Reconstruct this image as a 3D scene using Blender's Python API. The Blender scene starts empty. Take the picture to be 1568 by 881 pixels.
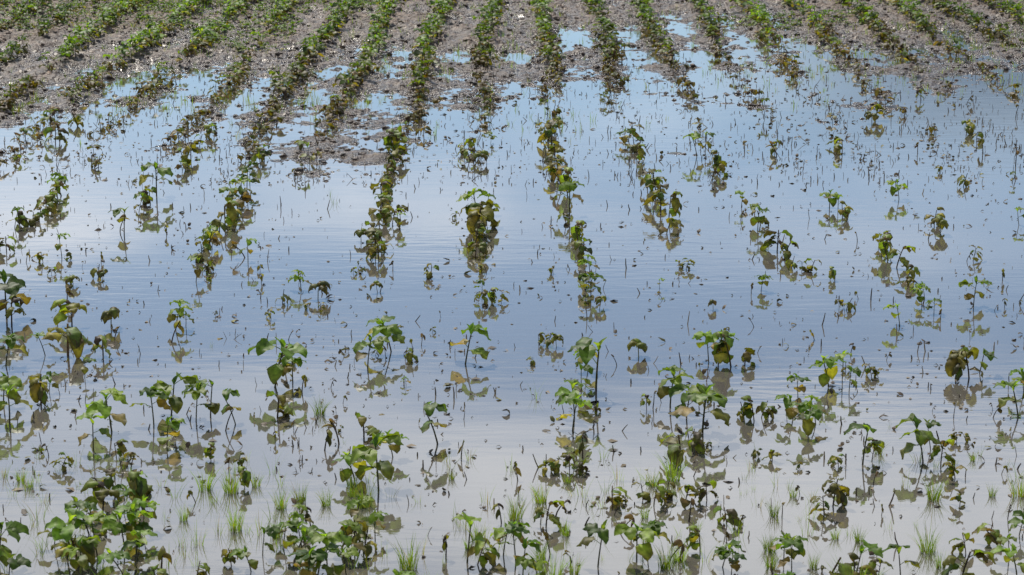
import bpy, math, numpy as np
from mathutils import Vector, Matrix
R = np.random.default_rng(7)
rad = math.radians
# ------------------------------------------------------------ camera geometry
CH = 2.05; FPX = 3500.0; PITCH = math.atan(815.5/FPX)
ct, st = math.cos(PITCH), math.sin(PITCH)
def G(u, v):
    """where a sight line through a point of the photo meets the field"""
    a = (u-784)/FPX; b = (440.5-v)/FPX
    t = CH/(st-b*ct)
    return a*t, (ct+b*st)*t, t
# ------------------------------------------------------------ noise
TAB = np.random.default_rng(3).random((256, 256))
def vn(x, y, sc, seed=0):
    x = np.asarray(x)*sc+seed*17.3+500; y = np.asarray(y)*sc+seed*9.7+500
    xi = np.floor(x).astype(int); yi = np.floor(y).astype(int)
    fx = x-xi; fy = y-yi; fx = fx*fx*(3-2*fx); fy = fy*fy*(3-2*fy)
    g = lambda i, j: TAB[i % 256, j % 256]
    return (g(xi, yi)*(1-fx)+g(xi+1, yi)*fx)*(1-fy)+(g(xi, yi+1)*(1-fx)+g(xi+1, yi+1)*fx)*fy-0.5
# ------------------------------------------------------------ rows
VPU = 800.0
def rowline(k):
    x1, y1, _ = G(VPU+k*(100+375), 100); x2, y2, _ = G(VPU+k*(800+375), 800)
    m = (x2-x1)/(y2-y1); return x1-m*y1, m
C0, M0 = rowline(-0.115); C1, M1 = rowline(-0.115+0.195)
SP = C1-C0
# ------------------------------------------------------------ terrain
shore = [(-200,175),(0,172),(120,150),(250,122),(400,120),(520,145),(650,135),(740,108),(850,92),(950,88),(1050,70),(1150,76),(1300,78),(1450,72),(1568,84),(1800,85)]
SX = []; SY = []
for u, v in shore:
    x, y, _ = G(u, v); SX.append(x); SY.append(y)
o = np.argsort(SX); SX = np.array(SX)[o]; SY = np.array(SY)[o]
isl = []
for u, v, r, h in [(1040,236,.20,.024),(1195,208,.25,.022),(1270,190,.25,.022),(1330,168,.25,.022),(1160,170,.25,.018),(545,243,.2,.018),
                   (470,225,.2,.012),(1240,235,.2,.018),(700,225,.15,.014),(1110,320,.1,.018),(675,295,.06,.018),(370,545,.06,.02),
                   (60,735,.25,.013),(1360,745,.12,.018),(480,735,.12,.012),(380,820,.3,.014),(960,715,.12,.012),(1000,190,.2,.015)]:
    x, y, _ = G(u, v); isl.append((x, y, r, h))
def base_h(x, y):
    d = y-np.interp(x, SX, SY)
    h = np.where(d > 0, 0.0+0.009*d, np.where(d > -2.6, 0.0055*d, -.0143+.016*(d+2.6)))
    h = np.minimum(h, 0.09)
    deep = -0.032+0.006*vn(x, y, .7, 9)
    h = np.maximum(h, deep)
    return h
def ground_h(x, y):
    b = base_h(x, y)
    rr = 0.5+0.5*np.cos(2*np.pi*(x-M0*y-C0)/SP)
    land = np.clip((b+0.03)/0.04, 0, 1)
    h = b-.002+0.012*(rr-0.4)*land
    h += 0.040*vn(x, y, 1.4, 1)*(0.25+0.75*land)+0.024*vn(x, y, 5, 2)+0.026*vn(x, y, 13, 3)*(0.4+0.6*land)+0.030*vn(x, y, 26, 4)*land+0.016*vn(x, y, 48, 5)*land
    for ix, iy, r, hh in isl:
        h = h+hh*np.exp(-((x-ix)**2+((y-iy)*.8)**2)/r**2)
    return h
# ------------------------------------------------------------ mesh tools
class MB:
    def __init__(s): s.V = []; s.F = []; s.C = []; s.n = 0
    def add(s, V, F, C):
        V = np.asarray(V, float); s.V.append(V); s.F.append(np.asarray(F, int)+s.n)
        C = np.asarray(C, float)
        if C.ndim == 1: C = np.tile(C, (len(V), 1))
        s.C.append(C[:, :3]); s.n += len(V)
    def data(s): return np.concatenate(s.V), np.concatenate(s.F), np.concatenate(s.C)
def mesh_of(name, data, mat, smooth=True):
    V, F, C = data
    me = bpy.data.meshes.new(name)
    me.vertices.add(len(V)); me.vertices.foreach_set("co", V.astype(np.float32).ravel())
    me.loops.add(len(F)*4); me.loops.foreach_set("vertex_index", F.astype(np.int32).ravel())
    me.polygons.add(len(F)); me.polygons.foreach_set("loop_start", np.arange(0, len(F)*4, 4, dtype=np.int32))
    me.polygons.foreach_set("use_smooth", np.full(len(F), smooth))
    me.update(calc_edges=True)
    if C is not None:
        a = me.color_attributes.new("Col", 'FLOAT_COLOR', 'POINT')
        a.data.foreach_set("color", np.concatenate([C, np.ones((len(C), 1))], 1).astype(np.float32).ravel())
    me.materials.append(mat)
    return me
def obj(name, me, loc=(0, 0, 0), rot=(0, 0, 0), sc=1.0):
    ob = bpy.data.objects.new(name, me); bpy.context.scene.collection.objects.link(ob)
    ob.location = loc; ob.rotation_euler = rot; ob.scale = (sc, sc, sc) if np.isscalar(sc) else sc
    return ob
def tube(B, pts, rads, col, sides=5):
    pts = np.array(pts, float); n = len(pts); V = []; T = np.gradient(pts, axis=0)
    for i in range(n):
        t = T[i]/(np.linalg.norm(T[i])+1e-9)
        a = np.cross(t, [0.3, 1, 0.1]); a /= np.linalg.norm(a)+1e-9; b = np.cross(t, a)
        for j in range(sides):
            q = 2*math.pi*j/sides; V.append(pts[i]+rads[i]*(math.cos(q)*a+math.sin(q)*b))
    F = [[i*sides+j, i*sides+(j+1) % sides, (i+1)*sides+(j+1) % sides, (i+1)*sides+j] for i in range(n-1) for j in range(sides)]
    B.add(V, F, col)
def leaf(B, p, az, p0, p1, L, W, fold, curl, col, r, nL=7, nS=4, twist=0.0, tip=None):
    t = np.linspace(0, 1, nL+1); ang = p0+(p1-p0)*t
    dr = np.cos(ang)*L/nL; dz = np.sin(ang)*L/nL
    rr = np.concatenate([[0], np.cumsum(dr[:-1])]); zz = np.concatenate([[0], np.cumsum(dz[:-1])])
    w = W*0.5*np.maximum(np.sin(np.pi*np.clip(t, 0, 1)**0.72), 0)**0.75
    w[0] = W*.04; w[-1] = W*.02
    s = np.linspace(-1, 1, nS+1)
    S, T = np.meshgrid(s, np.arange(nL+1)); T = T.astype(int)
    ww = w[T]; an = ang[T]
    wav = 0.10*W*np.sin(T*1.9+r.random()*6)*np.abs(S)
    no = np.abs(S)*ww*math.sin(fold)-curl*S*S*ww+wav
    si = S*ww*math.cos(fold)*(1-0.25*abs(curl)*S*S)
    c, q = math.cos(twist), math.sin(twist)
    si, no = si*c-no*q, si*q+no*c
    rad_ = rr[T]-np.sin(an)*no; z = zz[T]+np.cos(an)*no
    ca, sa = math.cos(az), math.sin(az)
    V = np.stack([p[0]+rad_*ca-si*sa, p[1]+rad_*sa+si*ca, p[2]+z], -1).reshape(-1, 3)
    m = nS+1
    F = [[i*m+j, (i+1)*m+j, (i+1)*m+j+1, i*m+j+1] for i in range(nL) for j in range(nS)]
    col = np.array(col); tc = col if tip is None else np.array(tip)
    k = np.clip((T/nL)**2*0.8+np.abs(S)**3*0.5, 0, 1)[..., None]*(0 if tip is None else 1)
    C = (col*(1-k)+tc*k)*(1+0.25*(np.abs(S) < .1)[..., None])
    B.add(V, F, C.reshape(-1, 3))
GREEN = [(.058,.104,.010),(.075,.132,.012),(.100,.160,.018),(.042,.078,.010),(.125,.175,.02)]
OLIVE = [(.10,.100,.012),(.14,.130,.018),(.065,.066,.012),(.125,.09,.018)]
YELL = [(.28,.23,.03),(.24,.21,.03),(.20,.13,.025)]
BROWN = [(.060,.038,.018),(.09,.055,.022),(.035,.023,.014),(.045,.030,.018)]
def pick(r, L): return np.array(L[r.integers(len(L))])*r.uniform(.8, 1.2)
def lerp(a, b, t): return tuple(np.array(a)*(1-t)+np.array(b)*t)
def healthy(r, lo=False, lush=False):
    B = MB(); nL, nS, sd = (3, 2, 3) if lo else (7, 4, 6)
    zt = r.uniform(.58, .76); lx, ly = r.normal(0, .09, 2)
    sp = [(lx*t*t, ly*t*t, -.35+(zt+.35)*t) for t in np.linspace(0, 1, 3 if lo else 6)]
    tube(B, sp, np.linspace(.020, .012, len(sp)), (.06,.06,.020), sd)
    def at(z):
        t = (z+.35)/(zt+.35); return np.array([lx*t*t, ly*t*t, z])
    a0 = r.uniform(0, 6.28)
    g = pick(r, GREEN)
    for k in range(2):      # first pair of simple leaves
        if r.random() < .2: continue
        p = at(zt*r.uniform(.45, .7)); az = a0+k*math.pi+r.normal(0, .3)
        pl = r.uniform(.06, .14); e = p+np.array([math.cos(az)*pl, math.sin(az)*pl, pl*.5])
        tube(B, [p, e], [.009, .007], g*1.2, 3)
        c = pick(r, OLIVE+YELL+OLIVE) if r.random() < .5 else pick(r, GREEN)
        leaf(B, e, az, r.uniform(-.3, .4), r.uniform(-1.8, -.6), r.uniform(.36, .5), r.uniform(.3, .42), r.uniform(.1, .4), r.uniform(0, .5), c, r, nL, nS, r.normal(0, .3), pick(r, OLIVE))
    for nd in range(2 if lush else r.integers(1, 3)):      # trifoliate leaves
        p = at(zt*(1-.18*nd)); az = a0+1.57+nd*2.6+r.normal(0, .4)
        pl = r.uniform(.10, .24); el = r.uniform(.4, 1.1)
        e = p+pl*np.array([math.cos(az)*math.cos(el), math.sin(az)*math.cos(el), math.sin(el)])
        tube(B, [p, (p+e)/2+np.array([0, 0, .01]), e], [.009, .008, .007], g*1.3, 3)
        c = pick(r, GREEN)
        for da in (0, 1.15, -1.15):
            leaf(B, e, az+da+r.normal(0, .15), r.uniform(-.2, .5), r.uniform(-1.4, -.4), r.uniform(.34, .46), r.uniform(.26, .34), r.uniform(.1, .5), r.uniform(0, .35), c*r.uniform(.8, 1.2), r, nL, nS, r.normal(0, .25))
    for k in range(2):
        leaf(B, at(zt), r.uniform(0, 6.28), 1.3, .5, r.uniform(.18, .3), .13, .7, 0, g*1.5, r, max(3, nL//2), 2)
    return B.data()
def wilted(r, lo=False):
    B = MB(); nL, nS, sd = (3, 2, 3) if lo else (8, 4, 6)
    zt = r.uniform(.6, .85); ln = r.uniform(0, .3); la = r.uniform(0, 6.28)
    sp = [(math.cos(la)*ln*t*t, math.sin(la)*ln*t*t, -.4+(zt+.4)*t) for t in np.linspace(0, 1, 3 if lo else 5)]
    tube(B, sp, np.linspace(.028, .018, len(sp)), pick(r, BROWN), sd)
    for k in range(r.integers(5, 9)):
        t = r.uniform(.5, 1); p = np.array([math.cos(la)*ln*t*t, math.sin(la)*ln*t*t, -.4+(zt+.4)*t]); az = r.uniform(0, 6.28)
        pl = r.uniform(.03, .2); e = p+pl*np.array([math.cos(az)*.8, math.sin(az)*.8, .55])
        tube(B, [p, e], [.012, .009], pick(r, OLIVE), 3)
        x = r.random(); c = pick(r, GREEN) if x < .36 else pick(r, OLIVE) if x < .72 else pick(r, YELL) if x < .84 else pick(r, BROWN)
        leaf(B, e, az, r.uniform(-.6, .9), r.uniform(-2.4, -1.0), r.uniform(.40, .72), r.uniform(.30, .48), r.uniform(0, .5), r.uniform(.1, .8), c, r, nL, nS, r.normal(0, .4), pick(r, BROWN) if r.random() < .35 else pick(r, OLIVE))
    return B.data()
def dome(r, lo=False):
    B = MB(); la = r.uniform(0, 6.28)
    tube(B, [(0, 0, -.4), (0, 0, .4), (math.cos(la)*.1, math.sin(la)*.1, .72)], [.03, .025, .02], pick(r, OLIVE), 5)
    for k in range(r.integers(3, 6)):
        az = la+k*1.9+r.normal(0, .4); c = pick(r, OLIVE) if k % 2 else lerp(pick(r, OLIVE), pick(r, GREEN), .6)
        leaf(B, (math.cos(la)*.05, math.sin(la)*.05, .74-.06*k), az, .7, -2.0-.1*k, r.uniform(.85, 1.1), r.uniform(.55, .8), .05, .6, c, r, 9, 6, r.normal(0, .15), pick(r, BROWN+OLIVE))
    return B.data()
def dead(r, lo=False):
    B = MB(); la = r.uniform(0, 6.28); n = 3 if lo else 6; bend = r.uniform(.1, .7)
    sp = []
    for t in np.linspace(0, 1, n):
        sp.append((math.cos(la)*bend*t*t, math.sin(la)*bend*t*t, -.3+1.3*(t-bend*.35*t*t)))
    tube(B, sp, np.linspace(.035, .018, n), pick(r, BROWN), 3 if lo else 5)
    for k in range(r.integers(1, 4)):
        p = np.array(sp[-1-(k % 2)]); az = r.uniform(0, 6.28)
        leaf(B, p, az, r.uniform(-.8, .8), r.uniform(-2.2, -1.2), r.uniform(.3, .6), r.uniform(.16, .34), .3, r.uniform(.6, 1.4), pick(r, BROWN+OLIVE), r, 3 if lo else 6, 2 if lo else 4, r.normal(0, .6))
    return B.data()
def grass(r, n=45, spread=.12, wid=.010):
    B = MB()
    for i in range(n):
        az = r.uniform(0, 6.28); rr = spread*math.sqrt(r.random())*.6; h = r.uniform(.3, 1.0); ln = r.uniform(.05, .7)*h
        bx, by = rr*math.cos(az), rr*math.sin(az); a2 = az+r.normal(0, .6); q = r.uniform(0, 3.14); w = wid*r.uniform(.6, 1.3)
        V = []
        for t in np.linspace(0, 1, 6):
            c = np.array([bx+math.cos(a2)*ln*t*t, by+math.sin(a2)*ln*t*t, -.2+(h+.2)*(t-.15*ln*t*t)])
            ww = w*(1-t**1.6)+.0006; s = np.array([math.cos(q), math.sin(q), 0])*ww
            V += [c-s, c+s]
        F = [[2*k, 2*k+1, 2*k+3, 2*k+2] for k in range(5)]
        c = lerp((.10,.18,.012), (.17,.24,.025), r.random()) if r.random() < .85 else (.22, .17, .06)
        B.add(V, F, c)
    return B.data()
# ------------------------------------------------------------ materials
def newmat(name):
    m = bpy.data.materials.new(name); m.use_nodes = True; nt = m.node_tree; nt.nodes.clear(); return m, nt, nt.nodes, nt.links
def leafmat(name, rough=.5, trans=.34, mud=.4):
    m, nt, N, Lk = newmat(name)
    out = N.new('ShaderNodeOutputMaterial'); at = N.new('ShaderNodeAttribute'); at.attribute_name = 'Col'
    geo = N.new('ShaderNodeNewGeometry')
    no = N.new('ShaderNodeTexNoise'); no.inputs['Scale'].default_value = 60; no.inputs['Detail'].default_value = 4
    Lk.new(geo.outputs['Position'], no.inputs['Vector'])
    cr = N.new('ShaderNodeMapRange'); cr.inputs[1].default_value = .3; cr.inputs[2].default_value = .7; cr.inputs[3].default_value = .6; cr.inputs[4].default_value = 1.4
    Lk.new(no.outputs['Fac'], cr.inputs[0])
    oi = N.new('ShaderNodeObjectInfo'); orr = N.new('ShaderNodeMapRange'); orr.inputs[3].default_value = .7; orr.inputs[4].default_value = 1.3; Lk.new(oi.outputs['Random'], orr.inputs[0])
    mm = N.new('ShaderNodeMath'); mm.operation = 'MULTIPLY'; Lk.new(cr.outputs[0], mm.inputs[0]); Lk.new(orr.outputs[0], mm.inputs[1])
    mu = N.new('ShaderNodeVectorMath'); mu.operation = 'SCALE'; Lk.new(at.outputs['Color'], mu.inputs[0]); Lk.new(mm.outputs[0], mu.inputs['Scale'])
    sx = N.new('ShaderNodeSeparateXYZ'); Lk.new(geo.outputs['Position'], sx.inputs[0])
    mr = N.new('ShaderNodeMapRange'); mr.inputs[1].default_value = .035; mr.inputs[2].default_value = .0; mr.inputs[3].default_value = 0; mr.inputs[4].default_value = mud
    Lk.new(sx.outputs['Z'], mr.inputs[0])
    mx = N.new('ShaderNodeMix'); mx.data_type = 'RGBA'; Lk.new(mr.outputs[0], mx.inputs[0]); Lk.new(mu.outputs[0], mx.inputs[6]); mx.inputs[7].default_value = (.045,.034,.015,1)
    bf = N.new('ShaderNodeMix'); bf.data_type = 'RGBA'; bf.inputs[7].default_value = (.15,.17,.05,1)
    bm = N.new('ShaderNodeMath'); bm.operation = 'MULTIPLY'; bm.inputs[1].default_value = .2; Lk.new(geo.outputs['Backfacing'], bm.inputs[0])
    Lk.new(bm.outputs[0], bf.inputs[0]); Lk.new(mx.outputs[2], bf.inputs[6])
    p = N.new('ShaderNodeBsdfPrincipled'); p.inputs['Roughness'].default_value = rough; p.inputs['Specular IOR Level'].default_value = .25
    Lk.new(bf.outputs[2], p.inputs['Base Color'])
    bp = N.new('ShaderNodeBump'); bp.inputs['Strength'].default_value = .5; bp.inputs['Distance'].default_value = .002; Lk.new(no.outputs['Fac'], bp.inputs['Height']); Lk.new(bp.outputs[0], p.inputs['Normal'])
    tr = N.new('ShaderNodeBsdfTranslucent'); ts = N.new('ShaderNodeVectorMath'); ts.operation = 'MULTIPLY'; ts.inputs[1].default_value = (2.2, 2.2, .6)
    Lk.new(mx.outputs[2], ts.inputs[0]); Lk.new(ts.outputs[0], tr.inputs['Color'])
    ms = N.new('ShaderNodeMixShader'); ms.inputs[0].default_value = trans
    Lk.new(p.outputs[0], ms.inputs[1]); Lk.new(tr.outputs[0], ms.inputs[2]); Lk.new(ms.outputs[0], out.inputs['Surface'])
    return m
LM = leafmat("soybean_leaf"); GM = leafmat("grass_blade", .5, .35, .1); DM = leafmat("dead_stalk", .6, .0, .3)
# soil
m, nt, N, Lk = newmat("wet_soil"); SM = m
out = N.new('ShaderNodeOutputMaterial'); geo = N.new('ShaderNodeNewGeometry'); p = N.new('ShaderNodeBsdfPrincipled')
n1 = N.new('ShaderNodeTexNoise'); n1.inputs['Scale'].default_value = 12; n1.inputs['Detail'].default_value = 8; n1.inputs['Roughness'].default_value = .72
n2 = N.new('ShaderNodeTexNoise'); n2.inputs['Scale'].default_value = 38; n2.inputs['Detail'].default_value = 6
for n in (n1, n2): Lk.new(geo.outputs['Position'], n.inputs['Vector'])
cr = N.new('ShaderNodeValToRGB'); cr.color_ramp.elements[0].position = .38; cr.color_ramp.elements[0].color = (.034,.021,.013,1)
cr.color_ramp.elements[1].position = .66; cr.color_ramp.elements[1].color = (.185,.122,.080,1)
Lk.new(n1.outputs['Fac'], cr.inputs[0])
sx = N.new('ShaderNodeSeparateXYZ'); Lk.new(geo.outputs['Position'], sx.inputs[0])
wet = N.new('ShaderNodeMapRange'); wet.inputs[1].default_value = 0.002; wet.inputs[2].default_value = .045; Lk.new(sx.outputs['Z'], wet.inputs[0])
wm = N.new('ShaderNodeMix'); wm.data_type = 'RGBA'; wm.blend_type = 'MULTIPLY'; wm.inputs[0].default_value = 1
wr = N.new('ShaderNodeMapRange'); wr.inputs[3].default_value = .5; wr.inputs[4].default_value = 1.0; Lk.new(wet.outputs[0], wr.inputs[0])
Lk.new(cr.outputs[0], wm.inputs[6]); Lk.new(wr.outputs[0], wm.inputs[7]); Lk.new(wm.outputs[2], p.inputs['Base Color'])
ro = N.new('ShaderNodeMapRange'); ro.inputs[3].default_value = .2; ro.inputs[4].default_value = .6; Lk.new(wet.outputs[0], ro.inputs[0]); Lk.new(ro.outputs[0], p.inputs['Roughness'])
p.inputs['Specular IOR Level'].default_value = .35
bp = N.new('ShaderNodeBump'); bp.inputs['Strength'].default_value = 1; bp.inputs['Distance'].default_value = .03; Lk.new(n2.outputs['Fac'], bp.inputs['Height']); Lk.new(bp.outputs[0], p.inputs['Normal'])
Lk.new(p.outputs[0], out.inputs['Surface'])
# water: shallow muddy flood water, mirror-like
m, nt, N, Lk = newmat("flood_water"); WM = m
out = N.new('ShaderNodeOutputMaterial'); geo = N.new('ShaderNodeNewGeometry')
def wn(sc, rot, scale, det):
    mp = N.new('ShaderNodeMapping'); mp.inputs['Scale'].default_value = sc; mp.inputs['Rotation'].default_value = (0, 0, rot)
    Lk.new(geo.outputs['Position'], mp.inputs['Vector'])
    n = N.new('ShaderNodeTexNoise'); n.inputs['Scale'].default_value = scale; n.inputs['Detail'].default_value = det
    Lk.new(mp.outputs[0], n.inputs['Vector']); return n
a = wn((5, 20, 1), .10, 1, 3); b = wn((1.5, 3, 1), -.1, 1, 2); c = wn((.5, .8, 1), 0, 1, 3)
cm = N.new('ShaderNodeMapRange'); cm.inputs[1].default_value = .42; cm.inputs[2].default_value = .66; cm.inputs[3].default_value = .12; cm.inputs[4].default_value = .7; Lk.new(c.outputs['Fac'], cm.inputs[0])
ma = N.new('ShaderNodeMath'); ma.operation = 'MULTIPLY'; Lk.new(a.outputs['Fac'], ma.inputs[0]); Lk.new(cm.outputs[0], ma.inputs[1])
mb = N.new('ShaderNodeMath'); mb.operation = 'MULTIPLY_ADD'; Lk.new(b.outputs['Fac'], mb.inputs[0]); mb.inputs[1].default_value = .6; Lk.new(ma.outputs[0], mb.inputs[2])
bp = N.new('ShaderNodeBump'); bp.inputs['Strength'].default_value = 1; bp.inputs['Distance'].default_value = .0010; Lk.new(mb.outputs[0], bp.inputs['Height'])
fr = N.new('ShaderNodeFresnel'); fr.inputs['IOR'].default_value = 1.7; Lk.new(bp.outputs[0], fr.inputs['Normal'])
fm = N.new('ShaderNodeMath'); fm.operation = 'MULTIPLY'; fm.use_clamp = True; fm.inputs[1].default_value = 1.42; Lk.new(fr.outputs[0], fm.inputs[0])
gl = N.new('ShaderNodeBsdfGlossy'); gl.inputs['Roughness'].default_value = .03; gl.inputs['Color'].default_value = (1, 1, 1, 1); Lk.new(bp.outputs[0], gl.inputs['Normal'])
df = N.new('ShaderNodeBsdfDiffuse'); df.inputs['Color'].default_value = (.105,.094,.078,1)
ms = N.new('ShaderNodeMixShader'); Lk.new(fm.outputs[0], ms.inputs[0]); Lk.new(df.outputs[0], ms.inputs[1]); Lk.new(gl.outputs[0], ms.inputs[2]); Lk.new(ms.outputs[0], out.inputs['Surface'])
# ------------------------------------------------------------ ground + water
def axis(lo, hi, step, far, n=26):
    mid = np.arange(lo, hi, step); k = np.linspace(0, 1, n)[1:]**3
    return np.concatenate([(lo-(far)*k)[::-1], mid, hi+far*k])
gx = axis(-6, 6, .018, 700); gy = axis(4.0, 22, .025, 900)
X, Y = np.meshgrid(gx, gy); Z = ground_h(X, Y)
ny, nx = X.shape
idx = np.arange(ny*nx).reshape(ny, nx)
F = np.stack([idx[:-1, :-1], idx[:-1, 1:], idx[1:, 1:], idx[1:, :-1]], -1).reshape(-1, 4)
obj("ground", mesh_of("ground", (np.stack([X, Y, Z], -1).reshape(-1, 3), F, None), SM))
wxs = np.linspace(-60, 60, 7); wys = np.linspace(-30, 60, 7); X, Y = np.meshgrid(wxs, wys); idx = np.arange(49).reshape(7, 7)
F = np.stack([idx[:-1, :-1], idx[:-1, 1:], idx[1:, 1:], idx[1:, :-1]], -1).reshape(-1, 4)
obj("flood_water", mesh_of("flood_water", (np.stack([X, Y, X*0], -1).reshape(-1, 3), F, None), WM))
# ------------------------------------------------------------ templates
TM = {}
for key, fn, n in [('H', lambda r: healthy(r), 14), ('L', lambda r: healthy(r, lush=True), 10), ('W', wilted, 16), ('O', dome, 6), ('D', dead, 8)]:
    TM[key] = [mesh_of("soybean_"+key, fn(np.random.default_rng(100+i*7+ord(key))), LM) for i in range(n)]
TM['G'] = [mesh_of("grass_tuft", grass(np.random.default_rng(500+i), 60, .35, .012), GM) for i in range(5)]
TM['g'] = [mesh_of("grass_sprig", grass(np.random.default_rng(600+i), 9, .35, .010), GM) for i in range(7)]
NAMES = dict(H="soybean_plant", L="soybean_plant", W="wilted_soybean_plant", O="wilted_soybean_plant", D="dead_soybean_plant", G="grass_tuft", g="grass_sprig")
def place(u, v, hpx, key, lean=.08):
    x, y, t = G(u, v); h = hpx*t/FPX*1.02
    if 180 < v < 500 and key in "HLWD" and hpx > 20: h *= 1.15
    z = max(0.0, float(ground_h(np.array([x]), np.array([y]))[0])-.004)
    me = TM[key][R.integers(len(TM[key]))]
    wd = R.uniform(.9, 1.12)
    if key == 'O': wd *= .85
    if key in 'gG': h *= R.uniform(.7, 1.15)
    obj(NAMES[key], me, (x, y, z), (R.normal(0, lean), R.normal(0, lean), R.uniform(0, 6.28)), (h*wd, h*wd, h))
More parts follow.
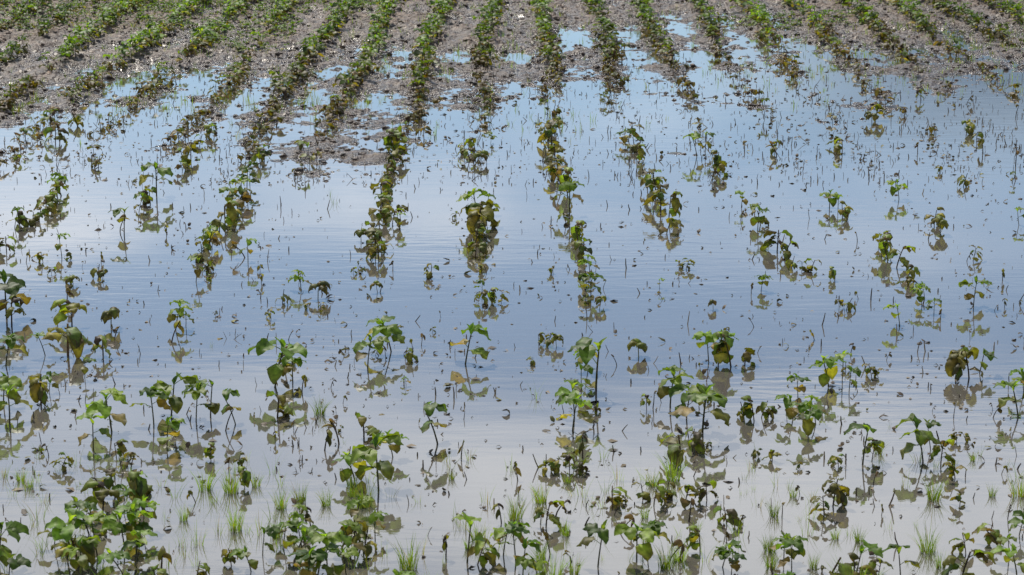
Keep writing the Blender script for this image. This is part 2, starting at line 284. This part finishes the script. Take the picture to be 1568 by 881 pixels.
P = """172 662 72 H;143 690 60 H;236 650 65 L;255 690 62 H;262 640 70 L;300 645 66 L;322 640 60 H;362 650 62 H;345 660 40 D;420 592 85 H;448 585 62 H;425 640 55 W;462 600 34 D;435 560 40 D
562 565 60 H;600 538 62 H;712 558 74 H;672 680 72 H;580 752 92 L;545 735 66 L;558 672 52 W;602 700 50 H;520 680 40 D;497 690 36 D
876 660 62 L;880 640 60 H;890 600 50 H;912 598 88 H;900 570 46 H;945 560 22 D;1075 662 84 L;1025 625 66 L;1050 640 60 H;1043 705 52 W;1060 690 40 W;1000 625 30 D;990 628 26 W
1100 560 58 L;1120 562 50 W;1085 555 52 H;1140 560 40 W;1270 592 70 L;1300 600 46 H;1290 580 50 H;1222 610 42 H;1237 668 66 L;1215 640 50 H;1250 650 52 H;1320 712 72 H;1335 705 36 W;1415 708 74 L;1440 712 42 W;1425 690 50 H
1462 580 52 W;1485 580 54 W;1500 572 44 H;1490 470 44 L;1378 500 40 H;1412 470 32 H;1560 640 66 H;1568 600 50 H;1470 545 24 W
10 488 72 H;18 500 50 W;8 560 56 H;16 650 72 H;5 620 60 L;70 545 40 H;62 618 54 W;75 600 36 H;104 545 72 W;110 500 46 W;103 470 30 D;170 502 38 O;158 545 40 W;175 520 30 D;268 505 48 L;285 500 30 H;262 525 40 D;130 580 34 H;75 700 24 D
715 862 80 H;730 865 50 W;790 862 70 L;770 850 60 L;800 880 66 H;835 808 44 W;850 790 40 D;915 868 76 H;975 855 68 L;990 850 60 H;1048 775 38 W;1055 800 40 D;1000 775 42 W;1020 765 40 W;985 765 34 W;1105 868 58 L;1120 880 44 H;1212 878 62 H;1200 860 50 L;1275 775 48 W;1262 790 40 W;1290 770 44 W;1515 830 38 W;1530 838 34 D;1470 775 28 W;1480 850 40 W;1560 820 44 H;1545 860 50 H;1345 880 34 W;940 790 26 D;1190 800 20 g
1010 442 18 H;905 455 38 H;918 474 24 O;898 440 30 W;886 375 30 W;893 398 34 W;904 420 30 H;880 368 22 W;872 330 50 H;868 345 26 W;870 300 34 W;855 275 28 W;860 290 30 D
1005 300 38 W;1012 322 40 W;1000 292 30 H;1020 358 26 W;1024 335 34 W;990 290 28 W;1135 318 24 H;1160 352 34 L;1165 345 28 W;1134 338 18 D;1190 385 34 W;1200 398 30 W;1212 412 22 W;1240 418 26 W;1228 415 20 W;1165 446 26 H;1150 450 20 D;1270 318 32 H;1290 336 24 W;1283 325 26 H;1313 370 20 D;1350 390 34 W;1360 400 32 W;1372 410 34 W;1388 430 32 W;1390 440 24 W;1345 380 24 H;1416 455 26 H
1377 305 34 H;1440 360 32 O;1430 345 24 W;1475 285 24 W;1490 400 22 W;1480 400 18 D;1050 412 20 W;1040 410 16 W;1092 474 18 O;1295 475 22 W;1285 472 18 W;978 548 32 O;838 530 24 W;825 528 18 W;852 532 22 O;815 558 16 W;745 468 30 W;755 468 22 W;738 455 24 H;738 418 18 W;745 418 16 D;660 426 24 W;655 424 18 D;578 448 20 O;550 420 16 W;541 420 12 W;462 445 32 H;487 458 32 O;432 466 24 W;490 478 16 W;470 474 14 W;408 484 14 D
380 402 34 H;376 395 28 D;300 432 36 H;320 418 20 W;345 350 34 W;335 355 30 W;318 382 34 W;310 400 32 W;325 375 28 H;355 330 40 H;370 308 36 L;378 295 34 L;382 280 30 L;362 318 34 W;350 345 30 W;398 255 28 W;405 245 24 W
733 345 54 L;730 362 46 W;738 350 44 W;728 392 30 W;735 396 28 O;722 350 38 W;742 330 34 H;728 375 30 W;700 335 14 W;585 310 32 W;590 300 28 W;580 342 34 W;576 372 32 W;580 400 28 W;590 385 28 W;570 365 30 W;612 352 24 H;600 345 24 W;553 370 22 O;587 325 30 H;595 290 24 W;575 395 26 W;612 330 20 W
240 300 52 H;230 312 30 W;212 326 28 H;222 315 24 W;190 360 38 H;183 355 24 D;285 258 28 W;292 245 26 W;280 262 20 W;320 212 24 W;305 225 24 W;330 205 22 W;150 258 24 W;145 260 18 D;95 300 32 H;88 306 30 W;80 322 28 W;72 328 26 W;92 295 26 L;30 345 28 W;22 350 30 H;50 345 24 W;60 338 22 W;10 385 24 W;40 402 18 D;66 402 20 W;95 395 34 H;108 398 18 W;112 438 20 O;108 436 18 W;157 430 20 O;150 425 22 W;155 402 18 D;255 362 18 D;30 250 20 W;85 222 28 W;92 215 26 D;120 195 24 W
1068 240 36 L;1080 235 30 H;1102 270 30 W;1095 262 26 W;1090 280 24 D;962 215 26 W;972 232 26 W;975 248 22 W;958 222 24 H;1185 235 22 W;1190 240 22 D;1290 235 24 W;1280 225 22 W;1340 185 26 W;1335 190 22 O;1410 155 22 W;1480 205 22 W;1495 215 20 W;1505 235 22 D;1440 265 18 W;1405 235 20 D;1555 255 24 D;1550 280 18 H;1560 345 26 H;1480 160 18 D;1555 180 20 D;1535 430 20 D;1560 465 22 D;720 245 26 W;735 250 22 O;728 230 26 W;712 235 20 W;845 225 36 W;850 245 30 W;840 215 30 W;856 258 24 W;848 205 28 W;606 235 30 W;602 250 28 W;610 222 28 W;600 265 22 W
200 722 30 D;195 715 26 W;1130 805 18 W;1138 803 16 D;1155 645 36 W;1165 640 34 W;1140 642 32 W;1175 642 24 D;1465 678 20 W;1480 678 18 W;1335 578 24 W;1345 578 22 W;1302 545 22 D;1357 552 16 D;1430 482 24 H;1440 490 20 D;630 555 28 W;620 552 24 W;645 530 20 D;632 535 18 D;622 590 18 H;530 540 14 W;525 618 16 D;835 725 36 W;850 722 30 W;872 722 32 W;880 715 30 W;890 725 26 W;1225 718 18 W;1520 640 24 D;1480 690 20 D;350 720 26 D;365 715 22 W;440 550 26 H;300 770 26 D;1350 790 20 D;1460 640 24 D"""
for line in P.split("\n"):
    for e in line.split(";"):
        u, v, h, k = e.split(); place(float(u), float(v), float(h), k)
Gs = "490 635 48 G;315 750 50 G;1185 790 44 G;1420 845 48 G;1385 745 44 g;790 795 56 G;625 870 54 G;1020 870 58 G;540 760 44 G;90 725 34 g;392 745 38 G;1180 870 40 G;1315 830 36 G;1560 760 40 G;820 610 34 g;720 705 30 g;950 735 34 g;985 735 34 g;1345 695 30 G;512 312 22 g;1040 860 50 G;880 880 40 G;430 745 40 g;460 770 44 G;1360 812 30 g;1095 745 22 g;1140 735 24 g;245 745 36 g;640 850 46 g;1500 700 26 g;1160 700 30 g;1245 870 36 G;700 800 40 g;560 775 40 G;1440 870 40 G;20 760 40 g;505 300 14 g;1300 820 26 g;1030 735 44 G;1000 745 40 G;1080 860 40 g;420 725 36 g;330 770 36 g"
for e in Gs.split(";"):
    u, v, h, k = e.split(); place(float(u), float(v), float(h), k, .03)
def clump(u0, u1, v0, v1, n, h0, h1, keys):
    for i in range(n):
        place(R.uniform(u0, u1), R.uniform(v0, v1), R.uniform(h0, h1), keys[R.integers(len(keys))])
clump(40, 225, 810, 890, 13, 50, 80, "LLHHW")
clump(60, 230, 755, 810, 7, 30, 55, "WWDHW")
clump(410, 570, 840, 900, 10, 50, 80, "LHHW")
clump(240, 430, 850, 900, 6, 34, 60, "WHHWD")
clump(430, 600, 770, 850, 6, 30, 56, "WHDHH")
clump(-60, 40, 840, 940, 5, 60, 90, "LH")
clump(590, 1568, 890, 960, 22, 50, 80, "LHWGG")
clump(0, 620, 920, 1000, 10, 60, 90, "LHLG")
clump(0, 640, 730, 880, 60, 24, 48, "gggG")
clump(640, 1568, 700, 880, 110, 16, 42, "ggggDgWG")
clump(0, 400, 700, 780, 26, 16, 34, "gggDW")
clump(0, 1568, 400, 700, 70, 9, 20, "DDWWWg")
# ------------------------------------------------------------ far rows (one object per row)
LO = {k: [f(np.random.default_rng(900+i*3+ord(k)), True) for i in range(10)] for k, f in [('H', healthy), ('W', wilted), ('D', dead)]}
def inst(B, tmpl, x, y, z, s, yaw, tint=1.0):
    V, F, C = tmpl; c, q = math.cos(yaw), math.sin(yaw)
    V2 = np.empty_like(V); V2[:, 0] = (V[:, 0]*c-V[:, 1]*q)*s+x; V2[:, 1] = (V[:, 0]*q+V[:, 1]*c)*s+y; V2[:, 2] = V[:, 2]*s+z
    B.add(V2, F, C*tint)
def gh1(x, y): return float(ground_h(np.array([x]), np.array([y]))[0])
vY = G(784, 290)[1]
RS = np.random.default_rng(77)
for n in range(-16, 17):
    B = MB(); y = 10.0; ph = RS.uniform(0, 6.28); off = RS.normal(0, .012)
    while y < 25:
        y += RS.uniform(.02, .058) if y < 20 else RS.uniform(.05, .10)
        x = C0+n*SP+off+M0*y+.035*math.sin(y*.9+ph)+RS.normal(0, .028)
        if abs(x) > y*.24+1.0: continue
        b = float(base_h(np.array([x]), np.array([y]))[0])
        d = y-float(np.interp(x, SX, SY))
        dens = np.clip((d+3.9)/3.9, 0, 1)**1.3*.95
        if y < vY: dens = 0
        gap = vn(x, y, 1.8, 21+n)
        if gap < -.15 and b < .03: dens *= .35
        if gap < -.3: dens *= .5
        if n > 3 and b < .004: dens *= .5
        if RS.random() > dens: continue
        z = gh1(x, y)
        q = RS.random()
        if d > 1.2: k = 'H' if q < .86 else 'W'
        elif d > -.6: k = 'H' if q < .42 else 'W' if q < .9 else 'D'
        else: k = 'H' if q < .10 else 'W' if q < .80 else 'D'
        s = RS.uniform(.08, .15) if k == 'H' else RS.uniform(.06, .105)
        if d < -.8: s *= .88
        tint = RS.uniform(.75, 1.3) if d > 1.2 else RS.uniform(.55, 1.0)*np.array([1.08, .92, 1])
        inst(B, LO[k][RS.integers(10)], x, y, max(z, 0)-.003, s, RS.uniform(0, 6.28), tint)
    if B.n: obj("soybean_row", mesh_of("soybean_row", B.data(), LM))
# ------------------------------------------------------------ weeds, fine grass, crop residue
B = MB(); sw = [grass(np.random.default_rng(700+i), 6, .5, .022) for i in range(6)]
for i in range(9500):
    y = R.uniform(12.2, 22.5); x = R.uniform(-1, 1)*(y*.24+.6)
    b = float(base_h(np.array([x]), np.array([y]))[0]); m_ = vn(x, y, .9, 31)
    pr = .5*np.exp(-((b-.003)/.014)**2)+(.6 if b > .03 else .15 if b > 0 else 0)
    if m_ < 0: pr *= .25
    if R.random() > pr: continue
    inst(B, sw[R.integers(6)], x, y, max(gh1(x, y), 0), R.uniform(.03, .085), R.uniform(0, 6.28), R.uniform(.7, 1.1))
obj("grass_shoots", mesh_of("grass_shoots", B.data(), GM))
B = MB()
for i in range(15000):
    y = R.uniform(13.5, 23); x = R.uniform(-1, 1)*(y*.24+.6)
    b = float(base_h(np.array([x]), np.array([y]))[0])
    side = .30*(x < -1.6)+.12*(x > 2.0)
    if b < .010 or vn(x, y, .8, 41)+side < (.0 if b > .035 else .18): continue
    inst(B, LO['H'][R.integers(10)], x, y, max(gh1(x, y), 0)-.012, R.uniform(.035, .085), R.uniform(0, 6.28), R.uniform(.8, 1.4))
obj("weeds", mesh_of("weeds", B.data(), LM))
B = MB(); STR = [(.20,.15,.09),(.10,.07,.045),(.035,.026,.02),(.05,.035,.025),(.05,.035,.02)]
def spot(far=.6):
    q = R.random()
    if q < far: y = R.uniform(11, 16)
    elif q < .94: y = R.uniform(6, 12)
    else: y = R.uniform(5, 8)
    x = R.uniform(-1, 1)*(y*.235+.4)
    if R.random() < .5:
        n = round((x-M0*y-C0)/SP); x = C0+n*SP+M0*y+R.normal(0, .05)
    return x, y
for i in range(3000):      # broken stalks standing in the water
    x, y = spot(.78); z = gh1(x, y)
    h = R.uniform(.006, .028)*(1.9 if R.random() < .12 else 1); a = R.uniform(0, 6.28); l = R.uniform(0, .45)*h*(3 if R.random() < .15 else 1)
    z0 = max(z, 0); dx, dy = math.cos(a)*l, math.sin(a)*l; kx = R.normal(0, .05)*h
    pts = [(x-dx*.5, y-dy*.5, z0-h*.5), (x+dx*.45+kx, y+dy*.45, z0+h*.45), (x+dx, y+dy, z0+h)]
    w = R.uniform(.0010, .0028); tube(B, pts, [w, w*.9, w*.6], STR[R.integers(5)], 4)
for i in range(6500):      # floating scraps
    x, y = spot(.66); z = max(gh1(x, y)+.002, .0015); a = R.uniform(0, 6.28); L = R.uniform(.002, .011)*(2 if R.random() < .1 else 1); w = L*R.uniform(.15, .7)
    c, q = math.cos(a), math.sin(a); t = R.uniform(.001, .007)
    V = [(x-c*L-q*w*.4, y-q*L+c*w*.4, z-.003), (x+q*w, y-c*w, z+t*.4), (x+c*L, y+q*L, z-.002+t*R.random()), (x-q*w*R.uniform(.3, 1), y+c*w, z+t)]
    B.add(V, [[0, 1, 2, 3]], STR[R.integers(5)])
for i in range(1500):      # fallen leaves afloat
    x, y = spot(.62); z = max(gh1(x, y)+.003, .001)
    L = R.uniform(.012, .038); c = pick(R, OLIVE+BROWN+BROWN)
    leaf(B, (x, y, z), R.uniform(0, 6.28), R.uniform(0, 1.3), R.uniform(-1.4, -.2), L, L*.6, .2, .4, c, R, 4, 2, R.normal(0, .4))
obj("crop_residue", mesh_of("crop_residue", B.data(), DM))
B = MB()
for i in range(9000):      # mud clods
    y = R.uniform(11, 22); x = R.uniform(-1, 1)*(y*.235+.3); z = gh1(x, y)
    if z < -.010: continue
    r0 = R.uniform(.005, .022); V = []
    for j, (zz, rr) in enumerate([(-.8, .5), (-.2, 1), (.45, .85), (.85, .3)]):
        for q in range(6):
            f = r0*rr*R.uniform(.7, 1.3); V.append((x+f*math.cos(q*1.047), y+f*math.sin(q*1.047), z+zz*r0*.7))
    F = [[j*6+q, j*6+(q+1) % 6, (j+1)*6+(q+1) % 6, (j+1)*6+q] for j in range(3) for q in range(6)]+[[18, 19, 20, 21], [18, 21, 22, 23]]
    B.add(V, F, (.1, .1, .1))
V, F, C = B.data(); obj("soil_clods", mesh_of("soil_clods", (V, F, None), SM, False))
# ------------------------------------------------------------ light
EL, AZ = rad(52), rad(-22)
s = Vector((math.sin(AZ)*math.cos(EL), math.cos(AZ)*math.cos(EL), math.sin(EL)))
ld = bpy.data.lights.new("sun", 'SUN'); ld.energy = 4.8; ld.angle = rad(.6); ld.color = (1, .94, .84)
lo_ = bpy.data.objects.new("sun", ld); bpy.context.scene.collection.objects.link(lo_); lo_.rotation_euler = s.to_track_quat('Z', 'Y').to_euler()
w = bpy.data.worlds.new("World"); bpy.context.scene.world = w; w.use_nodes = True; nt = w.node_tree; N = nt.nodes; Lk = nt.links; N.clear()
wo = N.new('ShaderNodeOutputWorld'); bg = N.new('ShaderNodeBackground'); bg.inputs['Strength'].default_value = .1
sk = N.new('ShaderNodeTexSky'); sk.sky_type = 'NISHITA'; sk.sun_disc = False; sk.sun_elevation = EL; sk.sun_rotation = AZ
tc = N.new('ShaderNodeTexCoord'); mp = N.new('ShaderNodeMapping'); mp.inputs['Scale'].default_value = (2.4, 2.4, 8); mp.inputs['Location'].default_value = (.3, .1, .4)
Lk.new(tc.outputs['Generated'], mp.inputs[0])
no = N.new('ShaderNodeTexNoise'); no.inputs['Scale'].default_value = 1.5; no.inputs['Detail'].default_value = 6; no.inputs['Roughness'].default_value = .5; Lk.new(mp.outputs[0], no.inputs['Vector'])
sz = N.new('ShaderNodeSeparateXYZ'); Lk.new(tc.outputs['Generated'], sz.inputs[0])
cb = N.new('ShaderNodeValToRGB'); els = cb.color_ramp.elements       # cloud banks by height above the horizon
vals = [(0, .40), (.12, .38), (.165, .46), (.20, .58), (.245, .44), (.29, .60), (.34, .68), (.45, .5), (.6, .40), (1, .38)]
els[0].position, els[0].color = vals[0][0], (vals[0][1],)*3+(1,); els[1].position, els[1].color = 1, (vals[-1][1],)*3+(1,)
for pz, vv in vals[1:-1]:
    e = els.new(pz); e.color = (vv, vv, vv, 1)
Lk.new(sz.outputs['Z'], cb.inputs[0])
ad = N.new('ShaderNodeMath'); ad.operation = 'ADD'; Lk.new(no.outputs['Fac'], ad.inputs[0]); Lk.new(cb.outputs[0], ad.inputs[1])
cr = N.new('ShaderNodeMapRange'); cr.interpolation_type = 'SMOOTHSTEP'; cr.inputs[1].default_value = .84; cr.inputs[2].default_value = 1.26; Lk.new(ad.outputs[0], cr.inputs[0])
ti = N.new('ShaderNodeVectorMath'); ti.operation = 'MULTIPLY'; ti.inputs[1].default_value = (.80, .98, 1.15); Lk.new(sk.outputs[0], ti.inputs[0])
mx = N.new('ShaderNodeMix'); mx.data_type = 'RGBA'; Lk.new(cr.outputs[0], mx.inputs[0]); Lk.new(ti.outputs[0], mx.inputs[6]); mx.inputs[7].default_value = (13.0, 13.6, 14.6, 1)
# unseen dark cloud added low on the right to darken the water's reflection
m1 = N.new('ShaderNodeMapRange'); m1.interpolation_type = 'SMOOTHSTEP'; m1.inputs[1].default_value = .06; m1.inputs[2].default_value = .20; Lk.new(sz.outputs['X'], m1.inputs[0])
m2 = N.new('ShaderNodeMapRange'); m2.interpolation_type = 'SMOOTHSTEP'; m2.inputs[1].default_value = .185; m2.inputs[2].default_value = .13; Lk.new(sz.outputs['Z'], m2.inputs[0])
m3 = N.new('ShaderNodeMath'); m3.operation = 'MULTIPLY'; Lk.new(m1.outputs[0], m3.inputs[0]); Lk.new(m2.outputs[0], m3.inputs[1])
m4 = N.new('ShaderNodeMath'); m4.operation = 'MULTIPLY'; Lk.new(m3.outputs[0], m4.inputs[0]); m4.inputs[1].default_value = .95
mx2 = N.new('ShaderNodeMix'); mx2.data_type = 'RGBA'; Lk.new(m4.outputs[0], mx2.inputs[0]); Lk.new(mx.outputs[2], mx2.inputs[6]); mx2.inputs[7].default_value = (1.5, 2.4, 3.6, 1)
Lk.new(mx2.outputs[2], bg.inputs['Color']); Lk.new(bg.outputs[0], wo.inputs['Surface'])
# ------------------------------------------------------------ camera
cd = bpy.data.cameras.new("camera"); cam = bpy.data.objects.new("camera", cd); bpy.context.scene.collection.objects.link(cam)
cd.sensor_width = 36; cd.lens = 36*FPX/1568; cd.clip_end = 3000; cd.clip_start = .1
cam.location = (0, 0, CH); cam.rotation_euler = (math.pi/2-PITCH, 0, 0)
cd.dof.use_dof = True; cd.dof.focus_distance = 9.5; cd.dof.aperture_fstop = 18
sc = bpy.context.scene; sc.camera = cam
sc.view_settings.view_transform = 'Standard'; sc.view_settings.look = 'None'; sc.view_settings.exposure = 0
